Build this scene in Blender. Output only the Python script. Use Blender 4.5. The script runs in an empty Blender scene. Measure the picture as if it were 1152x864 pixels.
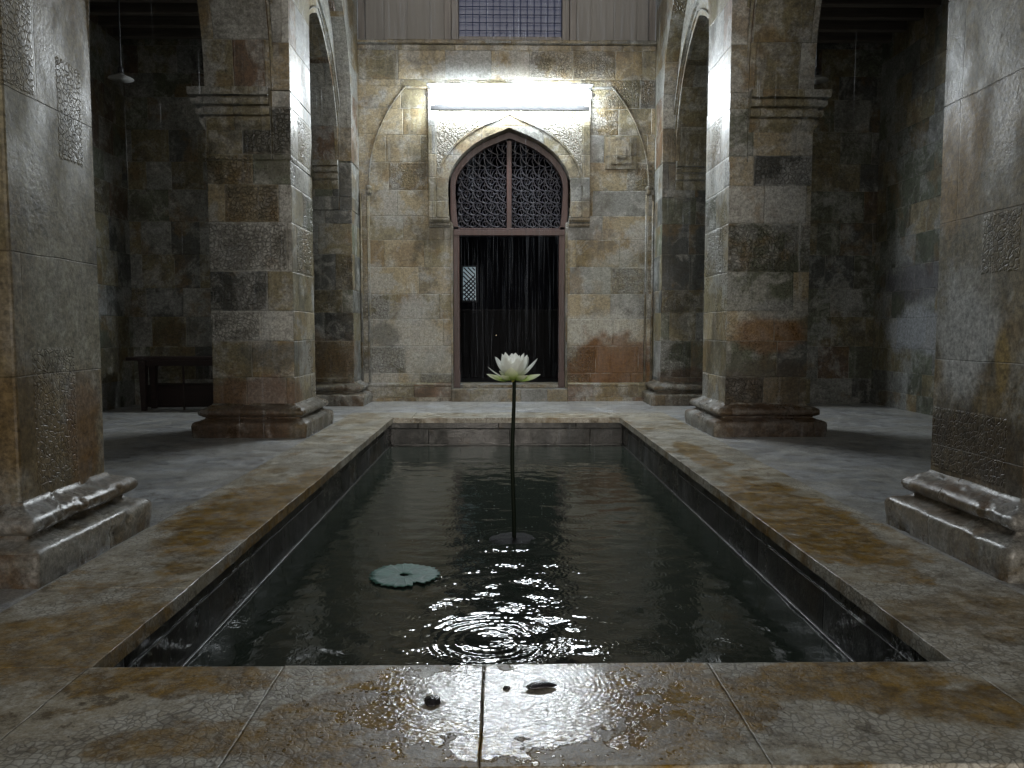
import bpy, bmesh, math, random
import numpy as np
from mathutils import Vector, noise
R = math.radians
random.seed(7)
sc = bpy.context.scene
C = sc.collection

# ------------------------------------------------------------------ helpers
def tag(o, label=None, cat=None, group=None, kind=None):
    if label: o['label'] = label
    if cat: o['category'] = cat
    if group: o['group'] = group
    if kind: o['kind'] = kind
    return o

def empty(name, loc, label, cat, group=None):
    o = bpy.data.objects.new(name, None); C.objects.link(o)
    o.location = loc; o.empty_display_size = .1
    return tag(o, label, cat, group)

def box_uv(me):
    if not me.uv_layers: me.uv_layers.new(name='UVMap')
    uv = me.uv_layers[0].data
    for p in me.polygons:
        n = p.normal; ax = max(range(3), key=lambda i: abs(n[i]))
        for li in p.loop_indices:
            c = me.vertices[me.loops[li].vertex_index].co
            uv[li].uv = ((c.y, c.z) if ax == 0 else (c.x, c.z) if ax == 1 else (c.x, c.y))

def obj(name, bm, mat, parent=None, uv=True, smooth=False, bevel=0, org=None):
    """Link a bmesh built in world coordinates as one object; org moves its origin."""
    me = bpy.data.meshes.new(name)
    bmesh.ops.recalc_face_normals(bm, faces=bm.faces)
    bm.to_mesh(me); bm.free()
    if uv: box_uv(me)
    if smooth:
        for p in me.polygons: p.use_smooth = True
    me.materials.append(mat)
    o = bpy.data.objects.new(name, me); C.objects.link(o)
    if bevel:
        m = o.modifiers.new('bevel', 'BEVEL'); m.width = bevel; m.segments = 2; m.limit_method = 'ANGLE'
    base = Vector(parent.location) if parent and not parent.parent else Vector((0, 0, 0))
    if parent and parent.parent: base = Vector(parent.parent.location)
    if parent:
        o.parent = parent
        if not parent.parent: o.location = -base
    elif org:
        v = Vector(org)
        for q in me.vertices: q.co -= v
        o.location = v
    return o

def box(bm, x0, x1, y0, y1, z0, z1):
    v = [bm.verts.new(p) for p in ((x0,y0,z0),(x1,y0,z0),(x1,y1,z0),(x0,y1,z0),(x0,y0,z1),(x1,y0,z1),(x1,y1,z1),(x0,y1,z1))]
    for f in ((0,3,2,1),(4,5,6,7),(0,1,5,4),(1,2,6,5),(2,3,7,6),(3,0,4,7)): bm.faces.new([v[i] for i in f])
    return v

def nb(): return bmesh.new()

def rings(bm, rr, close=True, caps=True):
    vs = [[bm.verts.new(p) for p in r] for r in rr]
    n = len(vs[0])
    for a, b in zip(vs, vs[1:]):
        for i in range(n if close else n-1):
            j = (i+1) % n
            bm.faces.new((a[i], a[j], b[j], b[i]))
    if caps:
        bm.faces.new(vs[0][::-1]); bm.faces.new(vs[-1])
    return vs

def lathe(bm, c, prof, n=24, ry=1.0):
    rings(bm, [[(c[0]+r*math.cos(2*math.pi*i/n), c[1]+r*ry*math.sin(2*math.pi*i/n), c[2]+z) for i in range(n)] for r, z in prof])

def tube(bm, pts, rad, n=8):
    rr = []
    for k, p in enumerate(pts):
        p = Vector(p); a = Vector(pts[max(0, k-1)]); b = Vector(pts[min(len(pts)-1, k+1)])
        d = (b-a).normalized(); u = d.cross(Vector((0, 0, 1)) if abs(d.z) < .9 else Vector((1, 0, 0))).normalized(); w = d.cross(u)
        r = rad[k] if isinstance(rad, (list, tuple)) else rad
        rr.append([p+u*r*math.cos(2*math.pi*i/n)+w*r*math.sin(2*math.pi*i/n) for i in range(n)])
    rings(bm, rr)

def rect_rings(bm, x0, x1, y0, y1, prof, m=(1, 1, 1, 1), nx=1):
    """prof = [(offset, z)...]; m scales the offset at -x, +x, -y, +y."""
    rr = []
    for o, z in prof:
        a, b, c, d = x0-o*m[0], x1+o*m[1], y0-o*m[2], y1+o*m[3]
        ring = []
        for (p, q) in (((a,c),(b,c)),((b,c),(b,d)),((b,d),(a,d)),((a,d),(a,c))):
            for k in range(nx):
                t = k/nx; ring.append((p[0]+(q[0]-p[0])*t, p[1]+(q[1]-p[1])*t, z))
        rr.append(ring)
    return rings(bm, rr)

def roughen(bm, amp, sc_=6, chip=0, seed=0.0):
    for v in bm.verts:
        n = noise.noise_vector(v.co*sc_ + Vector((seed, 0, 0)))
        v.co += n*amp
        if chip:
            m = noise.noise(v.co*3.1 + Vector((0, seed, 3)))
            if m > .18:
                v.co += noise.noise_vector(v.co*9)*chip*min(1, (m-.18)*5)

def pointed(a, r, n=20):
    """outline of a pointed arch, half span a, rise r, from (-a,0) to (a,0)"""
    Rr = (a*a+r*r)/(2*a); cx = -a+Rr
    th = math.atan2(r, cx)            # angle at apex from the centre
    L = [(cx-Rr*math.cos(th*k/n), Rr*math.sin(th*k/n)) for k in range(n+1)]
    return L + [(-x, z) for x, z in L[-2::-1]]

def slab_wall(bm, out, ztop, w0, w1, f):
    """wall above the lower outline `out` [(t,z)...] up to ztop, thickness w0..w1; f(t,z,w)->xyz"""
    V = lambda t, z, w: bm.verts.new(f(t, z, w))
    b0 = [V(t, z, w0) for t, z in out]; b1 = [V(t, z, w1) for t, z in out]
    t0 = [V(t, ztop, w0) for t, z in out]; t1 = [V(t, ztop, w1) for t, z in out]
    for i in range(len(out)-1):
        bm.faces.new((b0[i], b0[i+1], b1[i+1], b1[i]))
        if abs(out[i][0]-out[i+1][0]) > 1e-6:
            bm.faces.new((b0[i], b0[i+1], t0[i+1], t0[i])); bm.faces.new((b1[i], t1[i], t1[i+1], b1[i+1]))
            bm.faces.new((t0[i], t0[i+1], t1[i+1], t1[i]))
    bm.faces.new((b0[0], t0[0], t1[0], b1[0])); bm.faces.new((b0[-1], b1[-1], t1[-1], t0[-1]))
    bmesh.ops.remove_doubles(bm, verts=bm.verts, dist=1e-5)

# ------------------------------------------------------------------ node helper
class M:
    def __init__(s, name):
        s.m = bpy.data.materials.new(name); s.m.use_nodes = True
        s.t = s.m.node_tree; s.t.nodes.clear()
        s.out = s.t.nodes.new('ShaderNodeOutputMaterial')
        s.b = s.t.nodes.new('ShaderNodeBsdfPrincipled'); s.t.links.new(s.b.outputs[0], s.out.inputs[0])
    def n(s, typ, ins=None, **kw):
        x = s.t.nodes.new('ShaderNode'+typ)
        for k, v in kw.items(): setattr(x, k, v)
        for k, v in (ins or {}).items(): s.set(x.inputs[k], v)
        return x
    def set(s, sock, v):
        if isinstance(v, bpy.types.NodeSocket): s.t.links.new(v, sock)
        elif v is not None:
            if sock.type == 'RGBA' and len(v) == 3: v = (*v, 1)
            sock.default_value = v
    def math(s, op, a, b=None, c=None, clamp=False):
        x = s.n('Math', operation=op, use_clamp=clamp)
        s.set(x.inputs[0], a)
        if b is not None: s.set(x.inputs[1], b)
        if c is not None: s.set(x.inputs[2], c)
        return x.outputs[0]
    def vm(s, op, a, b=None):
        x = s.n('VectorMath', operation=op); s.set(x.inputs[0], a)
        if b is not None: s.set(x.inputs[1], b)
        return x.outputs['Value'] if op in ('LENGTH', 'DISTANCE', 'DOT_PRODUCT') else x.outputs[0]
    def step(s, v, a, b):
        """smoothstep from 0 at a to 1 at b (a>b allowed)"""
        x = s.n('MapRange', interpolation_type='SMOOTHSTEP')
        if a <= b: s.set(x.inputs[1], a); s.set(x.inputs[2], b); s.set(x.inputs[3], 0.); s.set(x.inputs[4], 1.)
        else: s.set(x.inputs[1], b); s.set(x.inputs[2], a); s.set(x.inputs[3], 1.); s.set(x.inputs[4], 0.)
        s.set(x.inputs[0], v); return x.outputs[0]
    def lin(s, v, a, b, c, d):
        x = s.n('MapRange'); 
        for i, q in enumerate((v, a, b, c, d)): s.set(x.inputs[i], q)
        return x.outputs[0]
    def mix(s, f, a, b, mode='MIX'):
        x = s.n('Mix', data_type='RGBA', blend_type=mode)
        s.set(x.inputs[0], f); s.set(x.inputs[6], a); s.set(x.inputs[7], b); return x.outputs[2]
    def noise(s, vec, scale, detail=5, rough=.55, dist=0, col=False):
        x = s.n('TexNoise', {'Vector': vec, 'Scale': scale, 'Detail': detail, 'Roughness': rough, 'Distortion': dist})
        return x.outputs[1 if col else 0]
    def pos(s): return s.n('NewGeometry').outputs['Position']
    def scale(s, v, k): return s.vm('MULTIPLY', v, k)
    def ramp(s, f, stops, interp='LINEAR'):
        x = s.n('ValToRGB'); r = x.color_ramp; r.interpolation = interp
        while len(r.elements) > 1: r.elements.remove(r.elements[-1])
        r.elements[0].position = stops[0][0]; r.elements[0].color = (*stops[0][1], 1)
        for p, c in stops[1:]:
            e = r.elements.new(p); e.color = (*c, 1)
        s.set(x.inputs[0], f); return x.outputs[0]
    def bump(s, h, dist, strength=1., normal=None):
        x = s.n('Bump', {'Height': h, 'Distance': dist, 'Strength': strength})
        if normal is not None: s.set(x.inputs['Normal'], normal)
        return x.outputs[0]
    def blob(s, P, c, r, k=.5, ns=3., soft=.12):
        """stain with its own shape around c with radii r"""
        d = s.vm('LENGTH', s.vm('DIVIDE', s.vm('SUBTRACT', P, c), r))
        nz = s.noise(P, ns, 5, .6)
        d = s.math('ADD', d, s.math('MULTIPLY', s.math('SUBTRACT', nz, .5), k*2))
        return s.step(d, 1.0+soft, 1.0-soft)
    def fin(s, **kw):
        for k, v in kw.items(): s.set(s.b.inputs[k], v)
        return s.m

OCHRE = (.215, .170, .095); OLIVE = (.19, .168, .105); GREY = (.22, .225, .21); PALE = (.36, .36, .33)
DARK = (.075, .08, .075); RUST = (.135, .088, .055); BEIGE = (.28, .24, .16); GREEN = (.115, .125, .09)

def masonry(name, rh=.36, cw=.62, pal=None, stains=(), seed=0., mortar=(.42, .41, .36), wet=.35, carve=.14, jw=.0035, mort_amt=.55, tone=1.0, rowjit=.55, relief=1., boxes=(), spec=.5):
    """irregular coursed ashlar with block-by-block colour, lime joints, patina and carved blocks"""
    s = M(name); P = s.pos()
    uv = s.n('UVMap').outputs[0]; sep = s.n('SeparateXYZ', {0: uv})
    wob = s.noise(P, 4.0, 1)
    u = s.math('ADD', sep.outputs[0], s.math('MULTIPLY', wob, .012)); v = s.math('ADD', sep.outputs[1], s.math('MULTIPLY', wob, .012))
    W = s.math('ADD', s.math('MULTIPLY', v, 1/rh), 50.3+seed)
    kw = dict(voronoi_dimensions='1D')
    rw = s.n('TexVoronoi', {'W': W, 'Scale': 1., 'Randomness': rowjit}, feature='F1', **kw)
    rd = s.n('TexVoronoi', {'W': W, 'Scale': 1., 'Randomness': rowjit}, feature='DISTANCE_TO_EDGE', **kw)
    rc = s.n('SeparateColor', {0: rw.outputs['Color']})
    wsc = s.lin(rc.outputs[1], 0, 1, .75/cw, 1.5/cw)
    W2 = s.math('ADD', s.math('MULTIPLY', u, wsc), s.math('MULTIPLY_ADD', rc.outputs[0], 73., 200.))
    cv = s.n('TexVoronoi', {'W': W2, 'Scale': 1., 'Randomness': .8}, feature='F1', **kw)
    cd = s.n('TexVoronoi', {'W': W2, 'Scale': 1., 'Randomness': .8}, feature='DISTANCE_TO_EDGE', **kw)
    dr = s.math('MULTIPLY', rd.outputs['Distance'], rh); dc = s.math('DIVIDE', cd.outputs['Distance'], wsc)
    dist = s.math('MINIMUM', dr, dc)
    joint = s.step(dist, jw*1.6, jw*.6)
    cc = s.n('SeparateColor', {0: cv.outputs['Color']}); r1, r2, r3 = cc.outputs[:3]
    pal = pal or [OLIVE, OCHRE, GREY, BEIGE, GREEN, RUST, PALE, OLIVE, DARK, BEIGE]
    base = s.ramp(r1, [(i/len(pal), c) for i, c in enumerate(pal)], 'CONSTANT')
    base = s.mix(1, base, s.ramp(r2, [(0, (.84,)*3), (1, (1.18,)*3)]), 'MULTIPLY')
    # per-block offset of the patina so that it does not run across joints everywhere
    off = s.vm('MULTIPLY', cv.outputs['Color'], (9., 9., 9.))
    Pb = s.vm('ADD', P, off)
    m1 = s.noise(Pb, 3.2, 7, .70, .8)
    base = s.mix(s.step(m1, .48, .62), base, s.mix(.6, base, (.40, .40, .37)))
    m2 = s.noise(Pb, 2.3, 6, .72)
    base = s.mix(s.math('MULTIPLY', s.step(m2, .50, .62), .8), base, s.mix(.62, base, (.055, .05, .038)))
    m3 = s.noise(Pb, 1.7, 4, .62)
    base = s.mix(s.math('MULTIPLY', s.step(m3, .54, .64), .65), base, (.18, .128, .065))
    # long patches that cross joints (lime bloom, algae)
    g = s.noise(s.vm('ADD', P, (3., 8., 1.)), 1.4, 6, .68)
    base = s.mix(s.math('MULTIPLY', s.step(g, .52, .60), .6), base, (.34, .35, .34))
    base = s.mix(s.math('MULTIPLY', s.step(g, .46, .36), .6), base, (.07, .065, .045))
    st = s.noise(s.scale(P, (9., 9., .7)), 1., 4, .6)
    base = s.mix(s.math('MULTIPLY', s.step(st, .56, .72), .35), base, (.36, .36, .33))
    for c, r, col, amt in stains:
        base = s.mix(s.math('MULTIPLY', s.blob(P, c, r, .85, 4.2, .28), amt), base, s.mix(.8, base, col))
    fine = s.noise(P, 55., 4, .75)
    base = s.mix(1, base, s.ramp(fine, [(.28, (.50,)*3), (.5, (1.,)*3), (.72, (1.45,)*3)]), 'MULTIPLY')
    brk = s.step(s.noise(P, 5.0, 3), .44, .60)
    gr = s.noise(P, 24., 5, .8)
    base = s.mix(1, base, s.ramp(gr, [(.36, (.62,)*3), (.5, (1.,)*3), (.66, (1.35,)*3)]), 'MULTIPLY')
    base = s.mix(s.math('MULTIPLY', s.math('MULTIPLY', joint, brk), mort_amt), base, mortar)
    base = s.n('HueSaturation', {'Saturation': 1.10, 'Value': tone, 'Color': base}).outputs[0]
    # relief
    car = s.math('MULTIPLY', s.step(r3, 1-carve-.001, 1-carve), s.step(dist, .012, .022))
    for c, r in boxes:
        q = s.n('SeparateXYZ', {0: s.vm('ABSOLUTE', s.vm('DIVIDE', s.vm('SUBTRACT', P, c), r))})
        car = s.math('MAXIMUM', car, s.step(s.math('ADD', s.math('MAXIMUM', q.outputs[0], s.math('MAXIMUM', q.outputs[1], q.outputs[2])), s.math('MULTIPLY', m1, .08)), 1.06, .98))
    vo = s.n('TexVoronoi', {'Vector': s.vm('ADD', P, s.vm('MULTIPLY', s.noise(P, 9, 2, col=True), (.06,)*3)), 'Scale': 26. if relief == 1 else 42.}, feature='DISTANCE_TO_EDGE')
    rel = s.math('MULTIPLY', s.step(vo.outputs['Distance'], .02, .16), car)
    chis = s.noise(Pb, 15., 4, .65)
    big = m1
    h = s.math('ADD', s.math('MULTIPLY', big, .006*relief), s.math('MULTIPLY', chis, .0035*relief))
    h = s.math('ADD', h, s.math('MULTIPLY', rel, .011 if relief == 1 else .0042))
    h = s.math('ADD', h, s.math('MULTIPLY', fine, .0016))
    h = s.math('ADD', h, s.math('MULTIPLY', s.step(dist, .001, jw*2.2), .005))
    h = s.math('ADD', h, s.math('MULTIPLY', r2, .004))
    base = s.mix(s.math('MULTIPLY', s.math('SUBTRACT', car, rel), .35 if relief == 1 else .25), base, (.07, .06, .04))
    nrm = s.bump(h, 1.0, 1.0)
    wn = s.noise(s.scale(P, (1, 1, .5)), 2.2, 5, .6)
    rough = s.lin(s.step(wn, .40, .62), 0, 1, wet, wet+.30)
    rough = s.math('ADD', rough, s.math('MULTIPLY', s.math('SUBTRACT', fine, .5), .25))
    return s.fin(**{'Base Color': base, 'Roughness': rough, 'Normal': nrm, 'Specular IOR Level': spec})

def paving(name, stains=(), front=False, joints=None, smoothness=.0, basec=(.37, .335, .26), och=.5, lo_=.58, spk=1.):
    """worn wet limestone paving: ochre patches, pitted pebble-like crackle, thin film of water"""
    s = M(name); P = s.pos()
    nb_ = s.noise(P, 1.3, 5, .62)
    base = s.mix(s.step(nb_, .36, .64), tuple(c*lo_ for c in basec), basec)
    n2 = s.noise(P, 9., 8, .78)
    base = s.mix(s.math('MULTIPLY', s.step(n2, .50, .60), .75*spk), base, (.50, .49, .44))
    base = s.mix(s.math('MULTIPLY', s.step(n2, .49, .39), .88*spk), base, (.085, .065, .038))
    warp = s.vm('ADD', P, s.vm('MULTIPLY', s.noise(P, 6., 2, col=True), (.08, .08, .08)))
    vo = s.n('TexVoronoi', {'Vector': warp, 'Scale': 44.}, feature='DISTANCE_TO_EDGE')
    vc = s.n('TexVoronoi', {'Vector': warp, 'Scale': 44.}, feature='F1')
    crk_m = s.step(s.noise(s.vm('ADD', P, (5., 2., 0)), 1.7, 5, .65), .44, .54)
    crack = s.math('MULTIPLY', s.step(vo.outputs['Distance'], .17, .0), crk_m)
    cel = s.n('SeparateColor', {0: vc.outputs['Color']}).outputs[0]
    base = s.mix(s.math('MULTIPLY', crk_m, s.lin(cel, 0, 1, .15, .8*spk)), base, (.50, .49, .44))
    base = s.mix(s.math('MULTIPLY', crack, .6*spk), base, (.06, .05, .035))
    no = s.noise(s.vm('ADD', P, (1.5, 4.1, 0)), 2.2, 7, .72, .5)
    oc = s.mix(s.step(s.noise(P, 11, 6, .8), .4, .6), (.25, .15, .03), (.09, .052, .012))
    om = s.math('MULTIPLY', s.step(no, .55, .61), och)
    for c, r, amt in stains:
        om = s.math('MAXIMUM', om, s.math('MULTIPLY', s.blob(P, c, r, 1.25 if front else .9, 4.2 if front else 3.4, .14), amt))
    brn = s.noise(P, 16., 7, .8)
    base = s.mix(s.math('MULTIPLY', om, s.lin(s.step(brn, .42, .56), 0, 1, .55, 1.)), base, oc)
    pit = s.noise(P, 38., 4, .6)
    base = s.mix(s.math('MULTIPLY', s.step(pit, .63, .72), .75*spk), base, (.03, .022, .015))
    fine = s.noise(P, 120., 4, .7)
    base = s.mix(1, base, s.ramp(fine, [(.3, (.7,)*3), (.7, (1.3,)*3)]), 'MULTIPLY')
    if joints:
        br = s.n('TexBrick', {'Vector': s.vm('ADD', P, (joints[2], joints[3], 0)), 'Scale': 1., 'Mortar Size': .004, 'Brick Width': joints[0], 'Row Height': joints[1], 'Mortar Smooth': .2}, offset=.5)
        base = s.mix(s.math('MULTIPLY', br.outputs['Fac'], .5), base, (.10, .10, .09))
    base = s.n('HueSaturation', {'Saturation': 1.12, 'Value': 1.08, 'Color': base}).outputs[0]
    h = s.math('ADD', s.math('MULTIPLY', n2, .004*(1-smoothness)), s.math('MULTIPLY', pit, .0016*(1-smoothness)))
    h = s.math('SUBTRACT', h, s.math('MULTIPLY', crack, .0006*spk))
    film = s.noise(P, 34., 3, .5, 1.5)
    wet = s.step(s.noise(s.vm('ADD', P, (.4, .2, 0)), 3.3, 5, .6), .40, .56)
    h2 = s.math('ADD', s.math('MULTIPLY', h, s.lin(wet, 0, 1, .9, .6)), s.math('MULTIPLY', film, .0012))
    rough = s.lin(wet, 0, 1, .55, .3)
    if front:   # rain water standing on the slab under the reflected lamp, ringed by falling drops
        pd = s.blob(P, (.04, 2.02, 0), (.42, .27, 1), 1.1, 11., .05)
        sp = s.n('TexVoronoi', {'Vector': P, 'Scale': 55.}, feature='F1')
        spm = s.math('MULTIPLY', s.step(sp.outputs['Distance'], .30, .22), s.step(s.n('SeparateColor', {0: sp.outputs['Color']}).outputs[0], .55, .6))
        spm = s.math('MULTIPLY', spm, s.blob(P, (.03, 1.95, 0), (.75, .34, 1), .5, 4., .3))
        d = s.vm('LENGTH', s.vm('MULTIPLY', s.vm('SUBTRACT', P, (-.02, 2.12, 0)), (1., 1.25, 0)))
        rg = s.math('SINE', s.math('MULTIPLY', s.math('ADD', d, s.math('MULTIPLY', s.noise(P, 9, 3), .03)), 420.))
        rip = s.n('TexVoronoi', {'Vector': warp, 'Scale': 48.}, feature='SMOOTH_F1')
        hp = s.math('ADD', s.math('MULTIPLY', rg, .00007), s.math('MULTIPLY', rip.outputs['Distance'], .0011))
        hp = s.math('ADD', hp, s.math('MULTIPLY', s.noise(s.scale(P, (1., 1.6, 1.)), 75., 3, .6, 1.2), .0010))
        h2 = s.math('ADD', h2, s.math('MULTIPLY', spm, .0010))
        hx = s.n('Mix', data_type='FLOAT'); s.set(hx.inputs[0], pd); s.set(hx.inputs[2], h2); s.set(hx.inputs[3], hp)
        h2 = hx.outputs[0]
        rough = s.lin(s.math('MAXIMUM', pd, spm), 0, 1, .42, .035)
    nrm = s.bump(h2, 1.0, 1.0)
    return s.fin(**{'Base Color': base, 'Roughness': rough, 'Normal': nrm})

def plain(name, col, rough=.5, var=.25, sc_=12., metal=0., bumpd=.001, spec=.5):
    s = M(name); P = s.pos()
    f = s.noise(P, sc_, 6, .65)
    base = s.mix(1, col, s.ramp(f, [(.25, (1-var,)*3), (.75, (1+var,)*3)]), 'MULTIPLY')
    return s.fin(**{'Base Color': base, 'Roughness': s.lin(f, .2, .8, rough-.08, rough+.1), 'Metallic': metal, 'Normal': s.bump(f, bumpd*4), 'Specular IOR Level': spec})

def emit(name, col, strength):
    s = M(name)
    return s.fin(**{'Base Color': (.8, .8, .8), 'Emission Color': col, 'Emission Strength': strength})

def wood(name, col, axis=2, var=.35, rough=.45, boards=0, spec=.4, gap=1.):
    s = M(name); P = s.pos()
    k = [22., 22., 22.]; k[axis] = 1.3
    f = s.noise(s.scale(P, tuple(k)), 1., 6, .6, .6)
    base = s.mix(1, col, s.ramp(f, [(.3, (1-var,)*3), (.7, (1+var,)*3)]), 'MULTIPLY')
    h = s.math('MULTIPLY', f, .002)
    if boards:
        x = s.n('SeparateXYZ', {0: P}).outputs[0]
        fr = s.math('ABSOLUTE', s.math('SUBTRACT', s.math('FRACT', s.math('MULTIPLY', x, 1/boards)), .5))
        g = s.step(fr, .5, .44)
        base = s.mix(s.math('MULTIPLY', s.math('SUBTRACT', 1, g), gap), base, (.01, .01, .01)); h = s.math('ADD', h, s.math('MULTIPLY', g, .006))
    return s.fin(**{'Base Color': base, 'Roughness': rough, 'Normal': s.bump(h, 1.), 'Specular IOR Level': spec})

# ------------------------------------------------------------------ materials
m_near_l = masonry('stone_near_left', .62, 1.3, boxes=[((-1.95, 3.42, .62), (.2, .16, .30)), ((-1.95, 3.62, 1.98), (.2, .10, .22))], pal= [BEIGE, OLIVE, BEIGE, OLIVE, OCHRE, OLIVE], seed=3.2, wet=.36, carve=.25, jw=.0016, mort_amt=.4, tone=1.05, relief=.5, spec=.25, stains=[
    ((-1.95, 3.62, .55), (.3, .16, .26), (.17, .09, .03), .9), ((-1.95, 3.50, 1.10), (.4, .5, .30), (.32, .31, .25), .85),
    ((-1.95, 3.3, .55), (.3, .2, .3), (.20, .15, .075), .9), ((-2.3, 3.12, .9), (.5, .2, 1.0), (.10, .07, .035), .85),  # second patch paints the front face's shade into the stone colour
    ((-1.95, 3.5, 1.9), (.3, .5, .5), (.26, .235, .165), .8)])
m_near_r = masonry('stone_near_right', .56, 1.25, boxes=[((2.17, 3.35, 1.38), (.2, .13, .13)), ((2.17, 3.55, .47), (.2, .30, .15)), ((2.17, 3.86, .8), (.2, .035, .45))], pal= [OLIVE, BEIGE, OCHRE, OLIVE, BEIGE], seed=11.7, wet=.34, carve=.3, jw=.0016, mort_amt=.4, tone=1.05, relief=.5, spec=.25, stains=[
    ((2.17, 3.58, 1.0), (.3, .24, .30), (.46, .48, .48), 1.), ((2.17, 3.72, 1.78), (.3, .22, .30), (.30, .20, .08), .95),
    ((2.17, 3.30, .86), (.3, .06, .14), (.32, .23, .08), .9), ((2.17, 3.5, .45), (.3, .5, .17), (.055, .045, .035), .9),
    ((2.17, 3.4, 1.4), (.3, .25, .3), (.22, .20, .14), .6)])
m_mid = masonry('stone_middle_pillar', .37, .55, [OLIVE, OCHRE, DARK, GREY, OLIVE, BEIGE, GREEN, PALE, OLIVE], seed=6.1, wet=.28, carve=.16, stains=[
    ((-2.3, 7.38, .34), (.6, .3, .22), (.13, .07, .04), .85), ((-2.15, 7.38, .75), (.3, .3, .14), (.07, .075, .07), .8),
    ((2.6, 7.38, .95), (.35, .3, .16), (.17, .08, .03), .8), ((2.6, 7.38, .42), (.5, .3, .3), (.06, .045, .03), .8),
    ((2.7, 7.38, 1.2), (.3, .3, .10), (.27, .28, .27), .8)])
m_resp = masonry('stone_respond', .4, .5, [DARK, OLIVE, GREY, DARK, GREEN, OLIVE], seed=9.4, wet=.4, stains=[
    ((-2.4, 10.4, .6), (.5, .4, .35), (.13, .08, .035), .85), ((2.6, 10.4, .35), (.5, .4, .15), (.09, .05, .03), .85)])
m_base = masonry('stone_moulding', 3.0, .9, tone=.85, pal=[(.15, .115, .07), (.20, .175, .13), (.12, .085, .055), (.17, .15, .12), OLIVE], seed=2.2, wet=.24, carve=0., relief=.8, spec=.45, mort_amt=.25, stains=[
    ((-1.8, 3.5, .08), (.4, .5, .07), (.34, .33, .28), .6), ((2.03, 3.4, .1), (.3, .5, .1), (.30, .29, .25), .5),
    ((-2.4, 7.2, .1), (.5, .4, .2), (.10, .055, .03), .8), ((2.6, 7.2, .1), (.5, .4, .2), (.07, .04, .025), .8)])
m_imp = masonry('stone_impost', 3.0, .4, [OLIVE, GREY, OLIVE], seed=4.4, wet=.4, carve=0., mort_amt=.15)
m_arc = masonry('stone_arcade', .42, .5, [OLIVE, OCHRE, GREY, RUST, BEIGE, OLIVE, PALE], seed=14.9, wet=.33, carve=.12)
m_facade = masonry('stone_facade', .37, .72, [OLIVE, BEIGE, OCHRE, OLIVE, BEIGE, GREY, OCHRE, BEIGE], seed=21.3, wet=.42, carve=.22, rowjit=.25, mortar=(.5, .5, .45), stains=[
    ((1.45, 11, .98), (.75, .4, .26), (.46, .46, .42), .8), ((1.62, 11, .50), (.62, .4, .44), (.13, .06, .018), 1.), ((1.35, 11, .50), (.42, .4, .36), (.14, .065, .02), 1.),
    ((-1.3, 11, .85), (.55, .4, .42), (.33, .34, .32), .75), ((-1.62, 11, .93), (.22, .4, .18), (.08, .08, .07), .75),
    ((-.95, 11, .45), (.4, .4, .22), (.30, .31, .28), .6), ((1.7, 11, 1.75), (.4, .4, .35), (.27, .28, .24), .6)])
m_plinth = masonry('stone_plinth', 3.0, .8, [OCHRE, OLIVE, RUST], seed=1.3, wet=.4, carve=0.)
m_trim = masonry('stone_door_trim', .33, .5, [BEIGE, GREY, BEIGE, OLIVE], tone=.75, seed=31., wet=.45, carve=0., mort_amt=.35)
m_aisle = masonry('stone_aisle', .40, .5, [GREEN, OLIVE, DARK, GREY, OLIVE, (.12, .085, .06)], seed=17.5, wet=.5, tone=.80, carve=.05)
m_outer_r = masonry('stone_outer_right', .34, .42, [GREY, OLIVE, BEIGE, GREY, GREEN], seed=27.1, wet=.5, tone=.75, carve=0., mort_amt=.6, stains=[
    ((5.1, 9.3, 1.6), (.4, .9, .22), (.09, .085, .10), .8), ((5.1, 9.3, 1.0), (.4, .9, .25), (.40, .42, .45), .8)])
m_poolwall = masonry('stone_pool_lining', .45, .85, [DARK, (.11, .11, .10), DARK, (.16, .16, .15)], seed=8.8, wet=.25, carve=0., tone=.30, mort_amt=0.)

def carved(name):
    s = M(name); P = s.pos()
    w = s.vm('ADD', P, s.vm('MULTIPLY', s.noise(P, 7., 2, col=True), (.10,)*3))
    v = s.n('TexVoronoi', {'Vector': w, 'Scale': 17.}, feature='DISTANCE_TO_EDGE').outputs['Distance']
    wv = s.n('TexWave', {'Vector': w, 'Scale': 9., 'Distortion': 14., 'Detail': 1.5, 'Detail Scale': 2.2}, wave_type='RINGS').outputs['Fac']
    f = s.math('ADD', s.step(v, .03, .2), s.math('MULTIPLY', wv, .8))
    n = s.noise(P, 4., 6)
    base = s.mix(n, (.22, .205, .165), (.30, .29, .25))
    base = s.mix(s.step(f, .8, .2), base, (.15, .13, .09))
    return s.fin(**{'Base Color': base, 'Roughness': .55, 'Normal': s.bump(s.math('MULTIPLY', f, .016), 1.)})
m_carved = carved('carved_stone')

ST_L = [((-1.40, 4.15, 0), (.33, .85, 1), .95), ((-1.22, 5.15, 0), (.22, .5, 1), .9), ((-1.35, 2.5, 0), (.3, .3, 1), .8), ((-1.55, 8.7, 0), (.18, .5, 1), .35)]
ST_R = [((1.62, 4.1, 0), (.27, 1.05, 1), .98), ((1.60, 6.05, 0), (.13, .75, 1), .9), ((1.9, 2.65, 0), (.5, .25, 1), .45)]
m_cope = paving('wet_coping_stone', ST_L+ST_R, och=.6)
m_front = paving('wet_front_slab', [((-.38, 1.92, 0), (.17, .30, 1), .95), ((.48, 2.05, 0), (.24, .24, 1), .95), ((-.95, 2.16, 0), (.32, .10, 1), .9),
                                    ((.98, 2.14, 0), (.34, .12, 1), .9), ((1.35, 1.98, 0), (.30, .12, 1), .85), ((-.05, 1.80, 0), (.6, .10, 1), .85), ((-.75, 1.82, 0), (.22, .08, 1), .8)], front=True, och=.8)
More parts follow.
